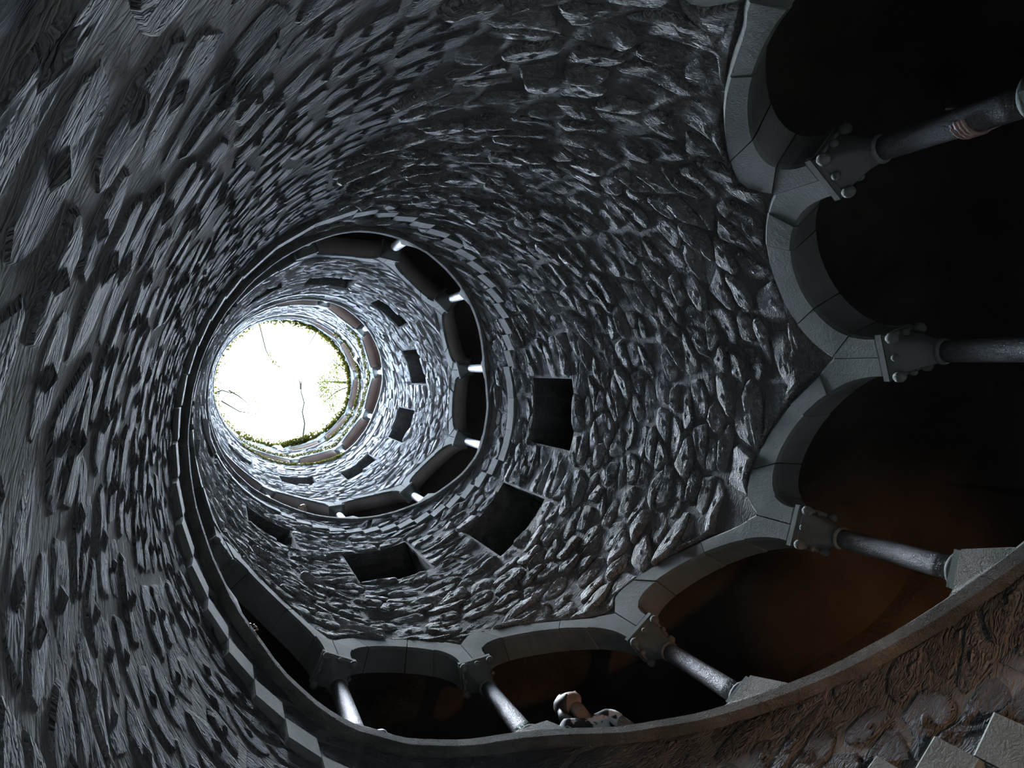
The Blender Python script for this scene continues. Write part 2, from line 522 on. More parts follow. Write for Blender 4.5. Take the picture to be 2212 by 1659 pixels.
rnd = random.Random(11)
def wall_of(x):
    for w in range(len(walls)):
        a, b = phs(CUTS[w]), phs(CUTS[w + 1])
        if w == NBASE - 1: b = PA + TWO
        if w == NBASE: a = PA + TWO
        if x < b: return w
    return len(walls) - 1
def low(x): return max(lower(x), 0.12)
def has_string(x): return string_z(x) is not None and x < phs(6.15)
def upl(x): return (string_z(x) - 0.004) if has_string(x) else upper(x) - 0.02
def lop(x): return string_z(x) + STR_H + 0.006
def upp(x): return sill(x) - 0.055
cells = []
cells += [(q, low, upl) for q in pack(PA, PB + TWO, low, upl, 0.16, rnd, NP)]
cells += [(q, lop, upp) for q in pack(PA + 0.02, phs(6.14), lop, upp, 0.15, rnd, [])]
cnt = [0] * len(walls)
for (c, poly), lo_, up_ in cells:
    w = wall_of(c[0])
    if cnt[w] >= 299: continue
    base = w < NBASE
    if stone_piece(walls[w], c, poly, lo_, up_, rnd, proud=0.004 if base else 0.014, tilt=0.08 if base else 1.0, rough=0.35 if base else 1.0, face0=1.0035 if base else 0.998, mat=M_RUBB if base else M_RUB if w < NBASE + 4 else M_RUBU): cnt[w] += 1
print('stones', len(cells), cnt)

# ------------------------------------------------------------------ niches (blind windows) behind the shaft wall
M_NICHE = rock('niche_stone', (0.075, 0.075, 0.07), (0.11, 0.11, 0.105), (0.16, 0.155, 0.15), 1.5, 0.9, 0.03)
for i, n in enumerate(NP):
    p0, p1, z0, z1 = n
    mb = MB()
    D = 1.36
    k = 6
    xs = [p0 + (p1 - p0) * t / k for t in range(k + 1)]
    zs = [z0 + (z1 - z0) * t / k for t in range(k + 1)]
    rs = [RS + (D - RS) * t / 4 for t in range(5)]
    rw = random.Random(i)
    jit = lambda v, s=0.02: tuple(c + rw.uniform(-s, s) for c in v)
    mb.grid([[jit(P(x, D, z), .03) for z in zs] for x in xs])
    mb.grid([[P(p0, r, z) if r == RS else jit(P(p0, r, z)) for z in zs] for r in rs])
    mb.grid([[P(p1, r, z) if r == RS else jit(P(p1, r, z)) for z in zs] for r in rs])
    mb.grid([[P(x, r, z0) if r == RS else jit(P(x, r, z0)) for x in xs] for r in rs])
    mb.grid([[P(x, r, z1) if r == RS else jit(P(x, r, z1)) for x in xs] for r in rs])
    piece('window_%d' % (i + 1), mb.v, mb.f, M_NICHE, kind='structure')

# ------------------------------------------------------------------ string course under the stairs, one block per step
trims = {}
for (k, p0, p1, z) in BLOCKS:
    if p1 < PA + 0.02 or p0 > phs(6.15): continue
    if k not in trims:
        t = bpy.data.objects.new('trim_%d' % (k + 4), None); COL.objects.link(t); t['kind'] = 'structure'
        t.location = P((p0 + p1) / 2, 1.0, z); trims[k] = t
    mb = MB()
    g = 0.0015
    n = max(1, int((p1 - p0) / 0.1))
    ro, ri = RS + 0.01, 0.9925
    zc = [z, z + STR_H]
    for i in range(n):
        a = p0 + g + (p1 - p0 - 2 * g) * i / n; b = p0 + g + (p1 - p0 - 2 * g) * (i + 1) / n
        ch = 0.008
        prof = [(ro, z), (ri + ch, z), (ri, z + ch), (ri, z + STR_H - ch), (ri + ch, z + STR_H), (ro, z + STR_H)]
        for q in range(5):
            (r0, h0), (r1, h1) = prof[q], prof[q + 1]
            mb.add([P(a, r0, h0), P(b, r0, h0), P(b, r1, h1), P(a, r1, h1)], [(0, 1, 2, 3)])
        if i == 0: mb.add([P(a, r, h) for r, h in prof], [tuple(range(6))])
        if i == n - 1: mb.add([P(b, r, h) for r, h in prof], [tuple(range(6))])
    piece('string_block', mb.v, mb.f, M_CUT, trims[k])

# ------------------------------------------------------------------ coping of the parapet, one block between two columns
ctr = {}
def coping(pa, pb, k, mid=None):
    if k not in ctr:
        t = bpy.data.objects.new('trim_%d' % (k + 12), None); COL.objects.link(t); t['kind'] = 'structure'
        t.location = P(pa, 1.0, sill(pa)); ctr[k] = t
    mb = MB()
    n = max(2, int((pb - pa) / 0.05))
    rows = []
    for i in range(n + 1):
        p = pa + 0.0006 + (pb - pa - 0.0012) * i / n
        z = sill(p)
        jt = 0.004 * noise.noise(Vector((p * 9, 0, k)))
        prof = [(1.132, z - .07), (RS + .005, z - 0.07), (0.992 + jt, z - 0.068), (0.978 + jt, z - 0.052), (0.976 + jt, z - 0.014), (0.992 + jt, z), (1.06, z + .002), (1.132, z)]
        rows.append([P(p, r, h) for r, h in prof])
    mb.grid(rows)
    mb.f.append(tuple(range(8))); mb.f.append(tuple(n * 8 + q for q in reversed(range(8))))
    piece('coping_block', mb.v, mb.f, M_COP, ctr[k])
for j in range(J0, J1):
    a, b = colphi(j), colphi(j + 1)
    k = math.floor(colsec(j))
    m = a + (b - a) * (0.62 if j % 2 else 0.5)
    coping(a, m, k); coping(m, b, k)

# ------------------------------------------------------------------ the columns and arches
def clock(px, py, cx, cy):
    h = (math.degrees(math.atan2(px - cx, cy - py)) / 30) % 12
    h2 = round(h * 2) / 2
    hr = int(h2) or 12
    words = ['', 'one', 'two', 'three', 'four', 'five', 'six', 'seven', 'eight', 'nine', 'ten', 'eleven', 'twelve']
    return ('half past ' if h2 % 1 else '') + words[hr] + ("" if h2 % 1 else " o'clock")
def pix(p):
    w = Vector(((p[0] + 0.84388755 * S), (p[1] + 0.24463683 * S), p[2] - H))
    c = Matrix(RM) @ w
    return 1106 + 1546.08 * c.x / -c.z, 829.5 - 1546.08 * c.y / -c.z
LEVEL = lambda j: 'lowest' if j <= -2 else 'second' if j <= 8 else 'third' if j <= 19 else 'topmost'
USED = set()
def spot(j, ph, z):
    ring = LEVEL(j)
    a = ph
    # direction around the bright opening as the photograph shows it
    x, y = pix(P(ph, 1.0, z))
    t = clock(x, y, 605, 828)
    key = (ring, t)
    return ring, t

def column(j):
    ph = colphi(j); zs = zspring(j); rc = 1.054
    zb = sill(ph)
    ring, t = spot(j, ph, (zs + zb) / 2)
    look = {'lowest': 'slim weathered stone column with knobbed capital in the lowest gallery', 'second': 'pale sunlit stone column in the second gallery up',
            'third': 'short bright white column in the third gallery up', 'topmost': 'tiny white column in the topmost gallery under the rim'}[ring]
    base = P(ph, rc, zb)
    T = thing('stone_column', '%s, at %s' % (look, t), 'column', base, 'columns of the %s gallery' % ring)
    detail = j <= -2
    er = Vector((math.cos(ph), math.sin(ph), 0)); et = Vector((-math.sin(ph), math.cos(ph), 0))
    def box(u0, u1, v0, v1, z0, z1, tp=0.0):
        c = []
        for zz, sh in ((z0, 0), (z1, tp)):
            for (u, v) in ((u0 + sh, v0 + sh), (u1 - sh, v0 + sh), (u1 - sh, v1 - sh), (u0 + sh, v1 - sh)):
                q = er * (S * (rc + u)) + et * (S * v)
                c.append((q.x, q.y, S * zz + H))
        return c
    # pedestal: level-topped block growing out of the sloping coping
    zt = zb + 0.016 + 0.45 * (sill(ph + .05) - sill(ph - .05))
    mb = MB()
    for (p0, p1, s0, s1) in ((-0.092, -0.056, 0, 1), (-0.056, 0.056, 1, 1), (0.056, 0.078, 1, 0)):
        za0 = sill(ph + p0) - 0.01; za1 = sill(ph + p1) - 0.01
        t0 = zt if s0 else max(za0 + 0.004, min(zt, za0 + 0.012)); t1 = zt if s1 else max(za1 + 0.004, min(zt, za1 + 0.012))
        t0 = max(t0, za0 + .004); t1 = max(t1, za1 + .004)
        mb.hexa([P(ph + p0, 0.981, za0), P(ph + p1, 0.981, za1), P(ph + p1, 1.128, za1), P(ph + p0, 1.128, za0),
                 P(ph + p0, 0.985, t0), P(ph + p1, 0.985, t1), P(ph + p1, 1.128, t1), P(ph + p0, 1.128, t0)])
    piece('pedestal', mb.v, mb.f, M_COP, T)
    ct = (er * (S * rc)).to_tuple()
    mb = MB(); mb.hexa(box(-.052, .052, -.052, .052, zt, zt + 0.032)); piece('plinth', mb.v, mb.f, M_CUT, T)
    seg = 20 if detail else 12
    z1 = zt + 0.032
    mb = MB(); mb.lathe([(S * .047, 0), (S * .051, S * .008), (S * .050, S * .016), (S * .042, S * .023), (S * .038, S * .026)], (ct[0], ct[1], S * z1 + H), seg)
    piece('base_ring', mb.v, mb.f, M_CUT, T, True)
    zc = zs - 0.155
    z2 = z1 + 0.024
    L = zc - z2
    mb = MB(); mb.lathe([(S * (.0345 - .004 * q / 8), S * L * q / 8) for q in range(9)], (ct[0], ct[1], S * z2 + H), seg)
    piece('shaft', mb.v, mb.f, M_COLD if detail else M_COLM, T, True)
    mb = MB(); mb.lathe([(S * .031, -S * .012), (S * .037, -S * .008), (S * .037, 0), (S * .032, S * .004)], (ct[0], ct[1], S * zc + H), seg)
    piece('neck_ring', mb.v, mb.f, M_CUT, T, True)
    # capital: round bell flaring to a square
    mb = MB(); k = 0; n = 24; rows = []
    for q in range(9):
        u = q / 8
        hw = 0.033 + 0.025 * u ** 1.6
        ring_ = []
        for i in range(n):
            a = 2 * PI * i / n + PI / 4
            cx_, sx_ = math.cos(a), math.sin(a)
            sq = 1 / max(abs(cx_), abs(sx_))
            f = hw * (1 + (sq - 1) * min(1, u * 1.5) * 0.92)
            v = er * (S * (rc + f * cx_)) + et * (S * f * sx_)
            ring_.append((v.x, v.y, S * (zc + 0.118 * u) + H))
        ring_.append(ring_[0]); rows.append(ring_)
    mb.grid(rows)
    cap = piece('capital', mb.v, mb.f, M_CUT, T, True)
    if detail:
        for (u, v, r) in [(-1, -1, .017), (-1, 1, .017), (1, -1, .017), (1, 1, .017), (-1, 0, .011), (1, 0, .011), (0, -1, .011), (0, 1, .011)]:
            q = er * (S * (rc + u * (.058 if u and v else .060))) + et * (S * v * (.058 if u and v else .060))
            mb = MB(); mb.ball((q.x, q.y, S * (zs - .052) + H), S * r, 10, 6, (1, 1, 1.15)); piece('knob', mb.v, mb.f, M_CUT, T, True)
    mb = MB(); mb.hexa(box(-.060, .060, -.066, .066, zs - 0.037, zs - 0.022, -0.002)); mb.hexa(box(-.064, .062, -.071, .071, zs - 0.020, zs - .001))
    piece('abacus', mb.v, mb.f, M_CUT, T)
    return T
COLS = [column(j) for j in range(J0, J1 + 1)]

def arch(j):
    ca, cb = colphi(j), colphi(j + 1)
    a, b = ca + FOOT, cb - FOOT
    c, w = (a + b) / 2, (b - a) / 2
    bd = band(j); rs_ = rise(j)
    zm = zlin(j, c) + rs_
    ring, t = spot(j, c, zm)
    look = {'lowest': 'broad smooth grey stone arch of the lowest gallery', 'second': 'grey dressed stone arch of the second gallery up',
            'third': 'thin pale stone arch of the third gallery up', 'topmost': 'flat thin stone arch of the topmost gallery'}[ring]
    T = thing('stone_arch', '%s, at %s' % (look, t), 'arch', P(c, 1.07, zm), 'arches of the %s gallery' % ring)
    inner, outer = [], []
    inner.append((ca, zspring(j))); outer.append((ca, extr(ca + 1e-6)))
    N = 24
    for i in range(N + 1):
        th = PI - PI * i / N
        x = c + w * math.cos(th)
        inner.append((x, zlin(j, x) + rs_ * math.sin(th)))
        xo = c + (w + bd) * math.cos(th)
        xo = min(max(xo, ca), cb)
        outer.append((xo, zlin(j, xo) + ell(j, xo, bd)))
    inner.append((cb, zspring(j + 1))); outer.append((cb, extr(cb - 1e-6)))
    rj = random.Random(j * 3 + 1)
    cuts = [0, 6 + rj.choice((-1, 0, 1)), 11 + rj.choice((-1, 0)), 16 + rj.choice((0, 1)), 21 + rj.choice((-1, 0, 1)), N + 2]
    for q in range(len(cuts) - 1):
        i0, i1 = cuts[q], cuts[q + 1]
        mb = MB()
        rf = 0.998 + rj.uniform(-.004, .003)
        rb = 1.113
        ins = inner[i0:i1 + 1]; outs = outer[i0:i1 + 1]
        n = len(ins); g = 0.0018
        def sh(lst):
            l = list(lst)
            l[0] = (l[0][0] + g, l[0][1]); l[-1] = (l[-1][0] - g, l[-1][1]); return l
        ins, outs = sh(ins), sh(outs)
        mid = [((u[0] + v[0]) / 2, (u[1] + v[1]) / 2) for u, v in zip(ins, outs)]
        e = 0.010
        def toward(u, v, d):
            l = math.hypot(v[0] - u[0], v[1] - u[1]) or 1
            return (u[0] + (v[0] - u[0]) * d / l, u[1] + (v[1] - u[1]) * d / l)
        rows = [[P(u[0], rb, u[1]) for u in outs], [P(u[0], rf + e, u[1]) for u in outs], [P(*((lambda k: (k[0], rf, k[1]))(toward(u, v, e)))) for u, v in zip(outs, ins)],
                [P(*((lambda k: (k[0], rf, k[1]))(toward(v, u, e)))) for u, v in zip(outs, ins)], [P(u[0], rf + e, u[1]) for u in ins], [P(u[0], rb, u[1]) for u in ins]]
        mb.grid([list(r) for r in zip(*rows)])
        m_ = 6
        mb.f.append(tuple(range(m_))); mb.f.append(tuple((n - 1) * m_ + k for k in reversed(range(m_))))
        mb.grid([[P(u[0], rb, u[1]) for u in ins], [P(u[0], rb, u[1]) for u in outs]])
        piece('voussoir', mb.v, mb.f, M_CUT, T)
    if j >= -1:      # the upper galleries' arches are plastered underneath
        mb = MB()
        pl = [(u[0], u[1] - 0.006) for u in inner[1:-1]]
        mb.grid([[P(u[0], r, u[1] + q) for u in pl] for r, q in ((1.012, .008), (1.012, 0), (1.118, 0), (1.118, .008))])
        so = piece('soffit_plaster', mb.v, mb.f, M_SOFM if j < 9 else M_GALU, T, True)
        so['label'] = 'brown plaster under the arch'
    return T
ARCHES = [arch(j) for j in range(J0, J1)]

# ------------------------------------------------------------------ gallery behind the arcade: vault, back wall, floor, ends
RO = 1.74
def zceil(p):
    j = bay_at(p); return zlin(j, p) + rise(j) + 0.03
GA, GB = PA, PB
DOORS = [(0.43 - TWO, 0.26, 0.80), (0.665 - TWO, 0.22, 0.62), (0.20 - TWO, 0.2, 0.7)]   # centre angle, width, height of arched passages in the back wall
def gfloor(p): return sill(p) - 0.42
gn = int((GB - GA) / 0.06)
gp = [GA + (GB - GA) * i / gn for i in range(gn + 1)]
mb = MB()
rows = []
for p in gp:
    row = []
    for q in range(11):
        u = q / 10
        r = 1.111 + (RO + 0.02 - 1.111) * u
        z = zceil(p) + 0.16 * math.sin(PI * u) - 0.20 * u * u * u
        row.append(P(p, r, z))
    rows.append(row)
def by_level(name, rws, smooth=False):
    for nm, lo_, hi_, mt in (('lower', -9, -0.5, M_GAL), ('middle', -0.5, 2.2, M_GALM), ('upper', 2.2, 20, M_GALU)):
        rr = [r for p, r in rws if phs(lo_) - 0.07 <= p <= phs(hi_)]
        g_ = MB(); g_.grid(rr)
        piece(name + '_' + nm, g_.v, g_.f, mt, kind='structure', smooth=smooth)
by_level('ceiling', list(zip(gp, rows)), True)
mb = MB()
mb.grid([[P(p, 1.112, max(extr(p) - 0.02, 0)), P(p, 1.112, zceil(p) + 0.02)] for p in gp])
mb.grid([[P(p, 1.122, gfloor(p)), P(p, 1.122, sill(p) - 0.065)] for p in gp])
piece('wall_gallery_inner', mb.v, mb.f, M_GAL, kind='structure')
# back wall with arched doorways
fine = []
for p in gp: fine.append(p)
for (c, wd_, h) in DOORS:
    fine += [c - wd_ / 2 + wd_ * t / 12 for t in range(13)]
fine = sorted(set(round(x, 5) for x in fine))
def door_h(p):
    for (c, wd_, h) in DOORS:
        u = (p - c) / (wd_ / 2)
        if abs(u) <= 1: return gfloor(c) + h - 0.20 + 0.20 * math.sqrt(max(0, 1 - u * u))
    return None
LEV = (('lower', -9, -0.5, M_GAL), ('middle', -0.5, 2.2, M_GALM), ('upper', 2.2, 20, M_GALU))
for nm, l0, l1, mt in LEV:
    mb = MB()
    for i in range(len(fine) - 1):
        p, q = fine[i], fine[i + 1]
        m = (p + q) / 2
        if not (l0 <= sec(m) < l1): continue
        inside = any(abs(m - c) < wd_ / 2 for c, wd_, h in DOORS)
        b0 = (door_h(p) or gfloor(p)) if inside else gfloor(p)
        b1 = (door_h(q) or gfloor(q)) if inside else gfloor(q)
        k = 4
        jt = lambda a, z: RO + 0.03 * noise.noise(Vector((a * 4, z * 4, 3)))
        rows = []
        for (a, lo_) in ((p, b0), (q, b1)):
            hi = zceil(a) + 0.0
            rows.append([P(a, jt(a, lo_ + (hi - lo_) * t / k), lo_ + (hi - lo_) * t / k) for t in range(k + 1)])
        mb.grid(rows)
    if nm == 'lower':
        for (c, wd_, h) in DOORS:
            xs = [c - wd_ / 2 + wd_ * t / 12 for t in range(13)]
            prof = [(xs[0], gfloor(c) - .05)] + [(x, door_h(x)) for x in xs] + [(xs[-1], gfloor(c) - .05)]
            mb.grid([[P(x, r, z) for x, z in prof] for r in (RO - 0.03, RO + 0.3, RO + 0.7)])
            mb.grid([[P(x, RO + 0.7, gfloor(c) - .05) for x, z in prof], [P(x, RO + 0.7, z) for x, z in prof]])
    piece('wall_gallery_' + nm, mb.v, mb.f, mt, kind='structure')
# stair treads and landings
mb = MB()
for b in BLOCKS:
    if b[1] < GA or b[2] > GB: continue
    zt_ = b[3] + 0.1
    mb.hexa([P(b[1], 1.12, zt_ - .12), P(b[2], 1.12, zt_ - .12), P(b[2], RO + .02, zt_ - .12), P(b[1], RO + .02, zt_ - .12),
             P(b[1], 1.12, zt_), P(b[2], 1.12, zt_), P(b[2], RO + .02, zt_), P(b[1], RO + .02, zt_)])
mb.grid([[P(p, 1.04, gfloor(p) - .04), P(p, RO + .02, gfloor(p) - .04)] for p in gp])
piece('floor_gallery', mb.v, mb.f, M_FLOOR, kind='structure')
mb = MB()
for p in (GA, GB):
    mb.grid([[P(p, r, gfloor(p) - .05), P(p, r, zceil(p) + .2)] for r in (1.0 if p == GB else RS - .03, RO + .02)])
piece('wall_gallery_end', mb.v, mb.f, M_GAL, kind='structure')

# floor of the well and the ground around its mouth
mb = MB()
n = 48
mb.grid([[P(TWO * i / n, r, FLOORZ) for r in (0.001, 0.5, 1.1)] for i in range(n + 1)])
piece('floor', mb.v, mb.f, M_FLOOR, kind='structure')
mb = MB()
n = 96
mb.grid([[P(PB + TWO * i / n, r, rim(PB + TWO * i / n) * (1 if r < 1.3 else 0) + (11.5 if r >= 1.3 else 0) + (0.01 if r > 1.02 else 0)) for r in (1.0, 1.1, 1.2, 1.9, 4.0, 14.0)] for i in range(n + 1)])
ev = [(14.0, 11.5), (14.0, FLOORZ - 2.0), (0.01, FLOORZ - 2.0)]
mb.grid([[P(TWO * i / n, r, z) for r, z in ev] for i in range(n + 1)])
piece('ground', mb.v, mb.f, M_GRASS, kind='structure')

# ------------------------------------------------------------------ plants on and above the rim
def W(x, y, z): return (S * x, S * y, S * z + H)
def leaves(n, pick, size, rl, flat=0.5):
    v, f = [], []
    for i in range(n):
        c = Vector(pick())
        a = Vector((rl.gauss(0, 1), rl.gauss(0, 1), rl.gauss(0, flat))).normalized()
        b = a.cross(Vector((rl.gauss(0, .5), rl.gauss(0, .5), 1))).normalized()
        L = size * rl.uniform(.6, 1.3); w_ = L * .42
        k = len(v)
        v += [tuple(c), tuple(c + a * L * .5 + b * w_), tuple(c + a * L), tuple(c + a * L * .5 - b * w_)]
        f.append((k, k + 1, k + 2, k + 3))
    return v, f
def stuff(o, label=None, cat=None):
    o['kind'] = 'stuff'
    if label: o['label'] = label; o['category'] = cat
    return o
rl = random.Random(5)
def rim_pick():
    while True:
        p = rl.uniform(-PI, PI)
        dens = 0.15 + 0.85 * smooth(-1.9, -1.2, p) * (1 - smooth(1.75, 2.6, p))
        if rl.random() < dens: break
    z = rim(p + 14 * PI if p + 14 * PI > 0 else p)
    return P(p, 1.0 - abs(rl.gauss(0, 0.028)), z + rl.uniform(-0.10, 0.06))
v, f = leaves(2600, rim_pick, 0.085, rl)
stuff(piece('ivy_fringe', v, f, M_MOSS), 'yellow green ivy and grass fringing the round mouth of the well', 'ivy')
def moss_pick():
    p = rl.uniform(-0.9, 2.3)
    q = p + TWO * (1 if p + TWO < phs(6.2) and p + TWO > phs(4.0) else 2)
    if rl.random() < 0.5:
        z = sill(min(q + 0, phs(6.9))) - rl.uniform(0.04, 0.12)
        return P(p, 0.985 - rl.random() * 0.012, z)
    q = p + TWO
    z = (extr(q) + rl.uniform(0.0, 0.10))
    return P(p, 0.99 - rl.random() * 0.012, z)
v, f = leaves(1500, moss_pick, 0.06, rl)
stuff(piece('moss_band', v, f, M_MOSS), 'yellow green moss growing along the upper parapets and arches', 'moss')
# a bush on the rim and the bare sapling growing from it
def bush_pick():
    p = rl.gauss(1.30, 0.16)
    return P(p, 0.97 + abs(rl.gauss(0, .05)) - .06, 11.93 + abs(rl.gauss(0, 0.12)) - .05)
T = thing('rim_bush', 'round yellow green bush on the rim at the foot of the bare twig', 'bush', P(1.3, 1.02, rim(phs(6.8))))
v, f = leaves(420, bush_pick, 0.09, rl)
piece('foliage', v, f, M_MOSS, T, kind='stuff')
mb = MB()
for k in range(9):
    a = 1.30 + rl.uniform(-.2, .2)
    mb.tube([P(1.3, 1.02, 11.85), P(a, 0.99, 11.98 + rl.random() * .1), P(a + rl.uniform(-.05, .05), 0.95, 12.05 + rl.random() * .15)], [.012, .008, .004], 5)
piece('stem', mb.v, mb.f, M_BARK, T)
T = thing('bare_sapling', 'thin bare twig rising from the rim across the white sky', 'sapling', W(0.30, 0.90, 11.8))
mb = MB()
mb.tube([W(0.30, 0.90, 11.8), W(0.324, 0.847, 11.95), W(0.397, 0.661, 12.4), W(0.409, 0.495, 12.9), W(0.491, 0.357, 13.4), W(0.483, 0.161, 13.9), W(0.55, -0.048, 14.4)], [.036, .033, .030, .027, .025, .023, .015], 7)
piece('stem', mb.v, mb.f, M_BARK, T)
mb = MB()
mb.tube([W(0.487, 0.12, 14.0), W(0.50, 0.02, 14.15), W(0.47, -0.06, 14.25)], [.035, .03, .01], 6)
mb.tube([W(0.53, -0.0, 14.3), W(0.60, -0.06, 14.4)], [.012, .004], 5)
piece('tip', mb.v, mb.f, M_BARK, T)

def tree(name, label, base, trunk, branches, clumps, n, size, seed):
    r = random.Random(seed)
    T = thing(name, label, 'tree', W(*base))
    mb = MB(); k = len(trunk)
    mb.tube([W(*p) for p in trunk], [0.13 - 0.09 * i / (k - 1) for i in range(k)], 9)
    piece('trunk', mb.v, mb.f, M_BARK, T)
    for br in branches:
        mb = MB(); k = len(br)
        mb.tube([W(*p) for p in br], [0.034 - 0.026 * i / (k - 1) for i in range(k)], 6)
        piece('branch', mb.v, mb.f, M_BARK, T)
    def pk():
        c, s = r.choice(clumps)
        return W(*[c[i] + r.gauss(0, s[i]) for i in range(3)])
    v, f = leaves(n, pk, size, r)
    piece('foliage', v, f, M_LEAF, T, kind='stuff')
    return T
tree('leafy_tree', 'leafy yellow green tree leaning over the rim beside the sapling', (1.75, 0.1, 11.5),
     [(1.75, 0.1, 11.5), (1.7, 0.08, 12.2), (1.5, 0.03, 12.9), (1.3, 0.0, 13.5), (1.1, 0.0, 14.0)],
     [[(1.5, .03, 12.9), (1.25, -.2, 13.4), (1.05, -.42, 13.7), (.95, -.55, 13.9)], [(1.4, .02, 13.2), (1.1, .15, 13.5), (.9, .35, 13.7), (.82, .5, 13.8)], [(1.2, 0, 13.8), (.9, -.02, 13.9), (.68, .02, 14.1)]],
     [((1.08, -.35, 13.6), (.06, .1, .1)), ((1.02, -.1, 13.6), (.09, .1, .12)), ((.88, .0, 13.7), (.1, .1, .1)), ((1.0, .2, 13.5), (.1, .1, .1)), ((.98, .42, 13.4), (.08, .09, .1)), ((.85, .16, 13.6), (.06, .09, .1)), ((1.12, .05, 13.5), (.05, .3, .1))], 1300, 0.062, 3)
tree('drooping_tree', 'small clump of bright leaves with one drooping branch above the rim', (1.35, -1.8, 11.5),
     [(1.35, -1.8, 11.5), (1.35, -1.78, 12.3), (1.3, -1.7, 13.0), (1.25, -1.6, 13.6)],
     [[(1.28, -1.65, 13.3), (1.05, -1.3, 13.5), (.88, -1.1, 13.5), (.74, -.95, 13.5), (.62, -.75, 13.5), (.52, -.60, 13.4), (.45, -.52, 13.4)]],
     [((.80, -.93, 13.4), (.06, .05, .06)), ((.72, -.98, 13.4), (.05, .04, .06)), ((.88, -.84, 13.4), (.04, .05, .05))], 220, 0.062, 4)
tree('sparse_tree', 'sparse dark branched tree opposite the leafy one, its leaves scattered', (-1.6, 0.25, 11.5),
     [(-1.6, .25, 11.5), (-1.5, .2, 12.3), (-1.25, .17, 13.0), (-.98, .16, 13.4)],
     [[(-1.0, .16, 13.4), (-.88, .12, 13.5), (-.74, .17, 13.5), (-.66, .16, 13.5), (-.56, .10, 13.5)], [(-.78, .12, 13.5), (-.62, .22, 13.5), (-.50, .32, 13.5), (-.44, .40, 13.5)],
      [(-1.1, .16, 13.2), (-.93, .18, 13.4), (-.91, .0, 13.5), (-.88, -.12, 13.5)], [(-.9, .3, 13.4), (-.6, .5, 13.5), (-.3, .55, 13.6)]],
     [((-.90, .12, 13.5), (.05, .12, .08)), ((-.78, .30, 13.5), (.09, .07, .08)), ((-.55, .42, 13.5), (.14, .1, .1)), ((-.38, .33, 13.5), (.07, .06, .08)), ((-.66, .56, 13.5), (.13, .12, .1)), ((-.33, .50, 13.6), (.08, .08, .1)), ((-.40, .80, 13.5), (.10, .06, .08)), ((-.27, .93, 13.4), (.08, .03, .08))], 330, 0.05, 5)
tree('slender_tree', 'tall slender tree whose one loose spray of yellow leaves hangs alone in the white sky', (-.5, -2.3, 11.5),
     [(-.5, -2.3, 11.5), (-.45, -2.3, 13.2), (-.35, -2.15, 15.0), (-.25, -1.95, 16.0)],
     [[(-.28, -2.0, 15.8), (-.2, -1.3, 15.6), (-.12, -.62, 14.2), (-.10, -.50, 13.7), (-.02, -.36, 13.4), (.08, -.27, 13.3)]],
     [((-.085, -.50, 13.5), (.02, .06, .04)), ((-.03, -.36, 13.4), (.03, .025, .04)), ((.04, -.31, 13.4), (.035, .02, .04))], 110, 0.055, 9)

# ------------------------------------------------------------------ people in the galleries
M_SKIN = plain('skin', (0.32, 0.215, 0.165), 0.6)
M_HAIRL = plain('ash_hair', (0.045, 0.038, 0.031), 0.6, 0.2)
M_HAIRD = plain('dark_hair', (0.03, 0.025, 0.02), 0.45, 0.5)
M_DENIM = plain('dark_denim', (0.03, 0.035, 0.055), 0.9)
M_BLACK = plain('black_cotton', (0.02, 0.02, 0.022), 0.9)
M_PALE = plain('pale_blue_cotton', (0.55, 0.62, 0.72), 0.85)
M_EYE = plain('eye', (0.05, 0.04, 0.03), 0.2)
m, n_, b_ = new_mat('black_and_white_cotton')
nz = n_.nodes.new('ShaderNodeTexNoise'); nz.inputs['Scale'].default_value = 5.0; nz.inputs['Detail'].default_value = 2
cr = n_.nodes.new('ShaderNodeValToRGB'); cr.color_ramp.elements[0].position = .49; cr.color_ramp.elements[0].color = (.02, .02, .025, 1)
cr.color_ramp.elements[1].position = .53; cr.color_ramp.elements[1].color = (.70, .74, .80, 1)
n_.links.new(nz.outputs['Fac'], cr.inputs['Fac']); n_.links.new(cr.outputs['Color'], b_.inputs['Base Color']); b_.inputs['Roughness'].default_value = .85
M_BW = m

def skin_mesh(name, pts, edges, radii, levels=2):
    me = bpy.data.meshes.new(name)
    me.from_pydata([tuple(p) for p in pts], edges, [])
    o = bpy.data.objects.new(name, me); COL.objects.link(o)
    md = o.modifiers.new('skin', 'SKIN'); md.use_smooth_shade = True; md.branch_smoothing = 0.6
    if not me.skin_vertices: me.skin_vertices.new()
    for i, r in enumerate(radii):
        me.skin_vertices[0].data[i].radius = r if hasattr(r, '__len__') else (r, r)
        me.skin_vertices[0].data[i].use_root = (i == 0)
    sb = o.modifiers.new('sub', 'SUBSURF'); sb.levels = levels; sb.render_levels = levels
    dg = bpy.context.evaluated_depsgraph_get()
    e = o.evaluated_get(dg)
    m2 = bpy.data.meshes.new_from_object(e)
    bpy.data.objects.remove(o)
    vs_ = [tuple(v.co) for v in m2.vertices]; fs = [tuple(p.vertices) for p in m2.polygons]
    bpy.data.meshes.remove(m2)
    return vs_, fs

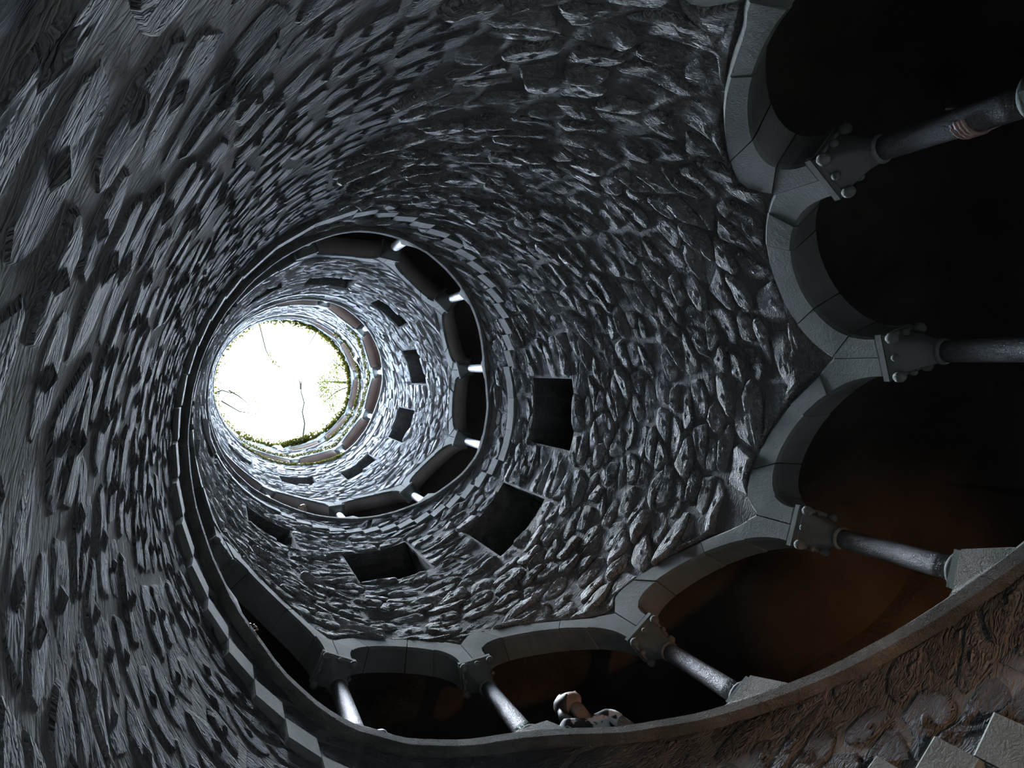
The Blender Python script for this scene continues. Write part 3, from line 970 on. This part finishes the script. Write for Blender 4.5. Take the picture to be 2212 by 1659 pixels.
def head_geo(R, c):
    """head, ears, nose, lips and sockets as one surface; R turns face (+x) and crown (+z) into place"""
    mb = MB()
    rows = []
    nu, nv = 26, 32
    for i in range(nu + 1):
        th = PI * i / nu
        row = []
        for j in range(nv + 1):
            a = 2 * PI * j / nv
            x, y, z = math.sin(th) * math.cos(a), math.sin(th) * math.sin(a), math.cos(th)
            p = Vector((x * .098, y * .076, z * .118))
            fr = max(0, x)
            if z < 0: p.y *= 1 - .28 * (-z) ** 1.5; p.x += .012 * fr * (-z)
            g = lambda yy, zz, sy, sz: math.exp(-((y - yy) / sy) ** 2 - ((z - zz) / sz) ** 2) * fr
            p.x += .027 * g(0, -.24, .19, .17) + .014 * g(0, .0, .14, .28)        # nose
            p.x -= .010 * (g(.42, .06, .18, .12) + g(-.42, .06, .18, .12))         # eye sockets
            p.x += .007 * g(0, .22, .6, .10)                                      # brow
            p.x += .006 * (g(0, -.50, .25, .06) + g(0, -.60, .22, .06)) - .005 * g(0, -.55, .25, .03)   # lips
            p.x += .010 * g(0, -.83, .3, .14)                                     # chin
            row.append(tuple(c + R @ p))
        rows.append(row)
    mb.grid(rows)
    for sy in (-1, 1):
        mb2 = MB(); mb2.ball((-.004, sy * .078, -.012), .03, 10, 8, (.55, .25, 1.0))
        mb.add([tuple(c + R @ Vector(q)) for q in mb2.v], mb2.f)
    eyes = MB()
    for sy in (-1, 1):
        q = c + R @ Vector((.080, sy * .031, .008))
        eyes.ball(tuple(q), .011, 8, 6)
    hair = MB(); rows = []
    for i in range(13):
        th = PI * i / 20
        row = []
        for j in range(33):
            a = 2 * PI * j / 32
            lim = 1.0 if math.cos(a) < .25 else .62
            t = th * lim * .97
            x, y, z = math.sin(t) * math.cos(a), math.sin(t) * math.sin(a), math.cos(t)
            wv = 1.08 + .05 * noise.noise(Vector((math.cos(a) * 6, math.sin(a) * 6, t * 1.2)))
            row.append(tuple(c + R @ Vector((x * .098 * wv - .006, y * .076 * wv, z * .118 * wv))))
        rows.append(row)
    hair.grid(rows)
    return mb, eyes, hair

def person(label, ph, rfeet, zfloor, J, head_c, head_rot, top_mat, hair_mat, hands, sleeve=True, locks=()):
    """ph: angle of the body; J: joints as (inward, to the person's left, up) in metres from the feet; hands: lists of finger chains"""
    er = Vector((math.cos(ph), math.sin(ph), 0)); et = Vector((-math.sin(ph), math.cos(ph), 0))
    F, L_, U = -er, -et, Vector((0, 0, 1))
    base = er * (S * rfeet) + Vector((0, 0, S * zfloor + H))
    w = lambda q: base + F * q[0] + L_ * q[1] + U * q[2]
    T = thing('person', label, 'person', tuple(base))
    basis = Matrix((F, L_, U)).transposed()
    R = basis @ head_rot
    hc = w(head_c)
    N = ['pelvis', 'waist', 'chest', 'neck', 'skull', 'shl', 'ell', 'wrl', 'shr', 'elr', 'wrr', 'hil', 'knl', 'anl', 'tol', 'hir', 'knr', 'anr', 'tor']
    E_ = [(0, 1), (1, 2), (2, 3), (3, 4), (2, 5), (5, 6), (6, 7), (2, 8), (8, 9), (9, 10), (0, 11), (11, 12), (12, 13), (13, 14), (0, 15), (15, 16), (16, 17), (17, 18)]
    rad = [(.13, .10), (.12, .09), (.14, .10), .068, .058, .055, .040, .026, .055, .040, .026, .085, .058, .038, .03, .085, .058, .038, .03]
    JJ = {'pelvis': (0, 0, .92), 'waist': (.0, 0, 1.10), 'chest': (.0, 0, 1.30), 'neck': (.02, 0, 1.46), 'shl': (0, .18, 1.40), 'ell': (.03, .25, 1.12), 'wrl': (.16, .22, .92),
          'shr': (0, -.18, 1.40), 'elr': (.03, -.25, 1.12), 'wrr': (.16, -.22, .92), 'hil': (0, .09, .86), 'knl': (.03, .10, .48), 'anl': (0, .10, .08), 'tol': (.15, .11, .035),
          'hir': (0, -.09, .86), 'knr': (.03, -.10, .48), 'anr': (0, -.10, .08), 'tor': (.15, -.11, .035)}
    JJ.update(J)
    pts = [w(JJ[k]) if k != 'skull' else hc - R @ Vector((.02, 0, .05)) for k in N]
    v, f = skin_mesh('body', pts, E_, rad, 1)
    mb = MB(); mb.add(v, f)
    hd, eyes, hair = head_geo(R, hc)
    mb.add(hd.v, hd.f)
    for ch, r0 in hands:
        q = [Vector(c) for c in ch]
        mb.tube([tuple(c) for c in q], [r0 * (1 - .22 * i / (len(q) - 1)) for i in range(len(q))], 8)
        mb.ball(tuple(q[-1]), r0 * .80, 8, 6); mb.ball(tuple(q[0]), r0 * 1.05, 8, 6)
    body = piece('body', mb.v, mb.f, M_SKIN, T, True)
    rm = body.modifiers.new('fuse', 'REMESH'); rm.mode = 'VOXEL'; rm.voxel_size = .0065; rm.use_smooth_shade = True
    piece('eyes', eyes.v, eyes.f, M_EYE, T, True)
    for lk in locks:
        hair.tube([tuple(w(q)) for q in lk], [.034, .036, .030, .016][:len(lk)], 8)
    so = piece('hair', hair.v, hair.f, hair_mat, T, True)
    sm_ = so.modifiers.new('thick', 'SOLIDIFY'); sm_.thickness = .012; sm_.offset = 0
    idx = [0, 1, 2, 5, 6, 8, 9]
    mid = lambda a, b, t: pts[a].lerp(pts[b], t)
    P_ = [pts[0], pts[1], pts[2], pts[5], pts[6], pts[8], pts[9], pts[7] if sleeve else mid(5, 6, .6), pts[10] if sleeve else mid(8, 9, .6), mid(2, 3, .45)]
    if sleeve:
        e2 = [(0, 1), (1, 2), (2, 3), (3, 4), (2, 5), (5, 6), (4, 7), (6, 8), (2, 9)]
        r2 = [(.145, .115), (.135, .105), (.155, .115), .066, .052, .066, .052, .034, .034, .062]
    else:
        e2 = [(0, 1), (1, 2), (2, 3), (3, 7), (2, 5), (5, 8), (2, 9)]
        P_ = [pts[0], pts[1], pts[2], pts[5], mid(2, 3, .45), pts[8], mid(5, 6, .6), mid(8, 9, .6)]
        e2 = [(0, 1), (1, 2), (2, 3), (3, 6), (2, 5), (5, 7), (2, 4)]
        r2 = [(.145, .115), (.135, .105), (.155, .115), .068, .062, .068, .056, .056]
    v, f = skin_mesh('shirt', P_, e2, r2, 1)
    piece('shirt', v, f, top_mat, T, True)
    P_ = [pts[0], pts[11], pts[12], pts[13], pts[15], pts[16], pts[17]]
    v, f = skin_mesh('trousers', P_, [(0, 1), (1, 2), (2, 3), (0, 4), (4, 5), (5, 6)], [(.142, .11), .098, .07, .055, .098, .07, .055], 1)
    piece('trousers', v, f, M_DENIM, T, True)
    for a, b in ((13, 14), (17, 18)):
        v, f = skin_mesh('shoe', [pts[a] - U * .03, pts[b] + U * .005], [(0, 1)], [.048, .042], 1)
        piece('shoe', v, f, M_BLACK, T, True)
    return T
def rotm(yaw, pitch, roll=0):
    return Matrix.Rotation(yaw, 3, 'Z') @ Matrix.Rotation(-pitch, 3, 'Y') @ Matrix.Rotation(roll, 3, 'X')
def hand_on_sill(ph, z, r0, n=4, dphi=0.0095, back=0.0):
    """palm lying on the coping, four fingers bent over its inner edge, thumb to the side"""
    H_ = []
    for k in range(n):
        p = ph + (k - 1.5) * dphi
        L = (.92, 1.0, .97, .80)[k]
        H_.append(([P(p * .25 + ph * .75, r0 + .050, z + .010), P(p, r0 + .016, z + .013), P(p, r0 + .016 - .020 * L, z + .012), P(p, r0 + .016 - .033 * L, z + .001), P(p, r0 + .014 - .034 * L, z - .010 * L)], .0092))
    H_.append(([P(ph, r0 + .045, z + .010), P(ph - 2.4 * dphi, r0 + .03, z + .008), P(ph - 2.9 * dphi, r0 + .012, z + .005)], .0098))
    for k in (-1.2, -.4, .4, 1.2):
        H_.append(([P(ph, r0 + .055, z + .012), P(ph + k * dphi, r0 + .018, z + .012)], .0135))
    return H_

# the woman leaning over the lowest parapet, head thrown back
pa = 1.262
zf = gfloor(pa - TWO)
zs_ = sill(pa - TWO)
top = (zs_ - zf) * S
person('person in black and white top leaning over the parapet, head tipped back, looking up', pa - 0.02, 1.27, zf,
       {'pelvis': (.03, 0, .90), 'waist': (.16, 0, 1.06), 'chest': (.36, 0, 1.24), 'neck': (.47, .01, 1.44), 'shl': (.40, .19, 1.335), 'shr': (.49, -.17, 1.375),
        'ell': (.36, .27, 1.08), 'wrl': (.25, .2, .98), 'elr': (.46, -.235, 1.10), 'wrr': (.28, -.2, .98)},
       (.475, -.01, 1.60), rotm(math.radians(75), math.radians(42)), M_BW, M_HAIRL, [], sleeve=False,
       locks=[[(.47, -.09, 1.57), (.46, -.115, 1.50), (.46, -.10, 1.42), (.47, -.08, 1.36)]])
# fingers gripping the sill on the far left of the lowest gallery
pb = 2.469
zb_ = sill(pb - TWO)
person('hidden person behind the parapet, only four fingers curled over its edge', pb, 1.42, gfloor(pb - TWO),
       {'ell': (.28, .24, 1.10), 'wrl': (.62, .02, (zb_ - gfloor(pb - TWO)) * S + .03), 'shl': (.05, .18, 1.38)}, (.05, 0, 1.60), rotm(0, 0), M_BLACK, M_HAIRD,
       hand_on_sill(pb, zb_, 0.985, dphi=0.0105))
# pale sleeve resting on the sill beside the leftmost bright column
pc = 1.972
zc_ = sill(pc - TWO)
hC = (zc_ - gfloor(pc - TWO)) * S
person('hidden person behind the parapet, only a pale blue sleeve on the sill beside a column', pc, 1.33, gfloor(pc - TWO),
       {'waist': (.05, 0, 1.08), 'chest': (.14, 0, 1.22), 'neck': (.24, 0, 1.36), 'shl': (.2, .18, 1.28), 'shr': (.2, -.18, 1.28), 'ell': (.748, .02, hC + .040), 'wrl': (.58, -.22, hC + .03), 'elr': (.50, -.20, hC + .05), 'wrr': (.56, .05, hC + .06)},
       (.30, 0, 1.47), rotm(0, math.radians(-20)), M_PALE, M_HAIRD, [])
# hand holding the dark column at the upper right
jd = -10
pd = colphi(jd)
er = Vector((math.cos(pd), math.sin(pd), 0)); et = Vector((-math.sin(pd), math.cos(pd), 0))
cc = er * (S * 1.054)
fing = []
for k in range(4):
    zz = S * (1.075 + .0098 * k) + H
    ch = []
    for q in range(7):
        a = math.radians(88 + 21 * q * (1.0 if k < 3 else .85))
        d_ = er * math.cos(a) + et * math.sin(a)
        rr = S * .0335 + .009
        ch.append(tuple(cc + d_ * rr + Vector((0, 0, zz + .006 * q))))
    fing.append((ch, .0112))
ch0 = Vector(fing[1][0][0])
wr = ch0 + er * .085 + et * .035 + Vector((0, 0, -.02))
for k in range(4): fing.append(([tuple(wr), tuple(wr.lerp(Vector(fing[k][0][0]), .6)), fing[k][0][0]], .0175))
fing.append(([tuple(wr), tuple(cc + er * (S * .034 + .02) - et * .0 + Vector((0, 0, S * 1.125 + H))), tuple(cc + er * .02 - et * (S * .033 + .012) + Vector((0, 0, S * 1.14 + H)))], .0098))
zfd = gfloor(pd); rfd = 1.38; phd = pd + .12
erd = Vector((math.cos(phd), math.sin(phd), 0)); etd = Vector((-math.sin(phd), math.cos(phd), 0))
based = erd * (S * rfd) + Vector((0, 0, S * zfd + H))
loc = wr - based
wl = (loc.dot(-erd), loc.dot(-etd), loc.z)
person('dark clothed person in the lowest gallery, one hand gripping the dark column', phd, rfd, zfd,
       {'wrl': wl, 'ell': (wl[0] * .5, max(.26, wl[1] * .6), 1.12)}, (.05, 0, 1.60), rotm(0, .2), M_BLACK, M_HAIRD, fing)
# dark head looking over the second gallery's parapet
pe = 1.79
ze = gfloor(pe); hE = (sill(pe) - ze) * S
person('dark haired person peering over the second gallery parapet, rim of hair lit', pe, 1.22, ze,
       {'pelvis': (.02, 0, .90), 'waist': (.12, 0, 1.06), 'chest': (.28, 0, 1.20), 'neck': (.42, 0, 1.33), 'shl': (.32, .18, 1.26), 'shr': (.32, -.18, 1.26), 'ell': (.30, .27, 1.02), 'wrl': (.30, .1, hE + .03), 'elr': (.30, -.27, 1.02), 'wrr': (.30, -.1, hE + .03)},
       (.47, 0, 1.43), rotm(0, math.radians(-25)), M_BLACK, M_HAIRD, [])
print('objects', len(bpy.data.objects))
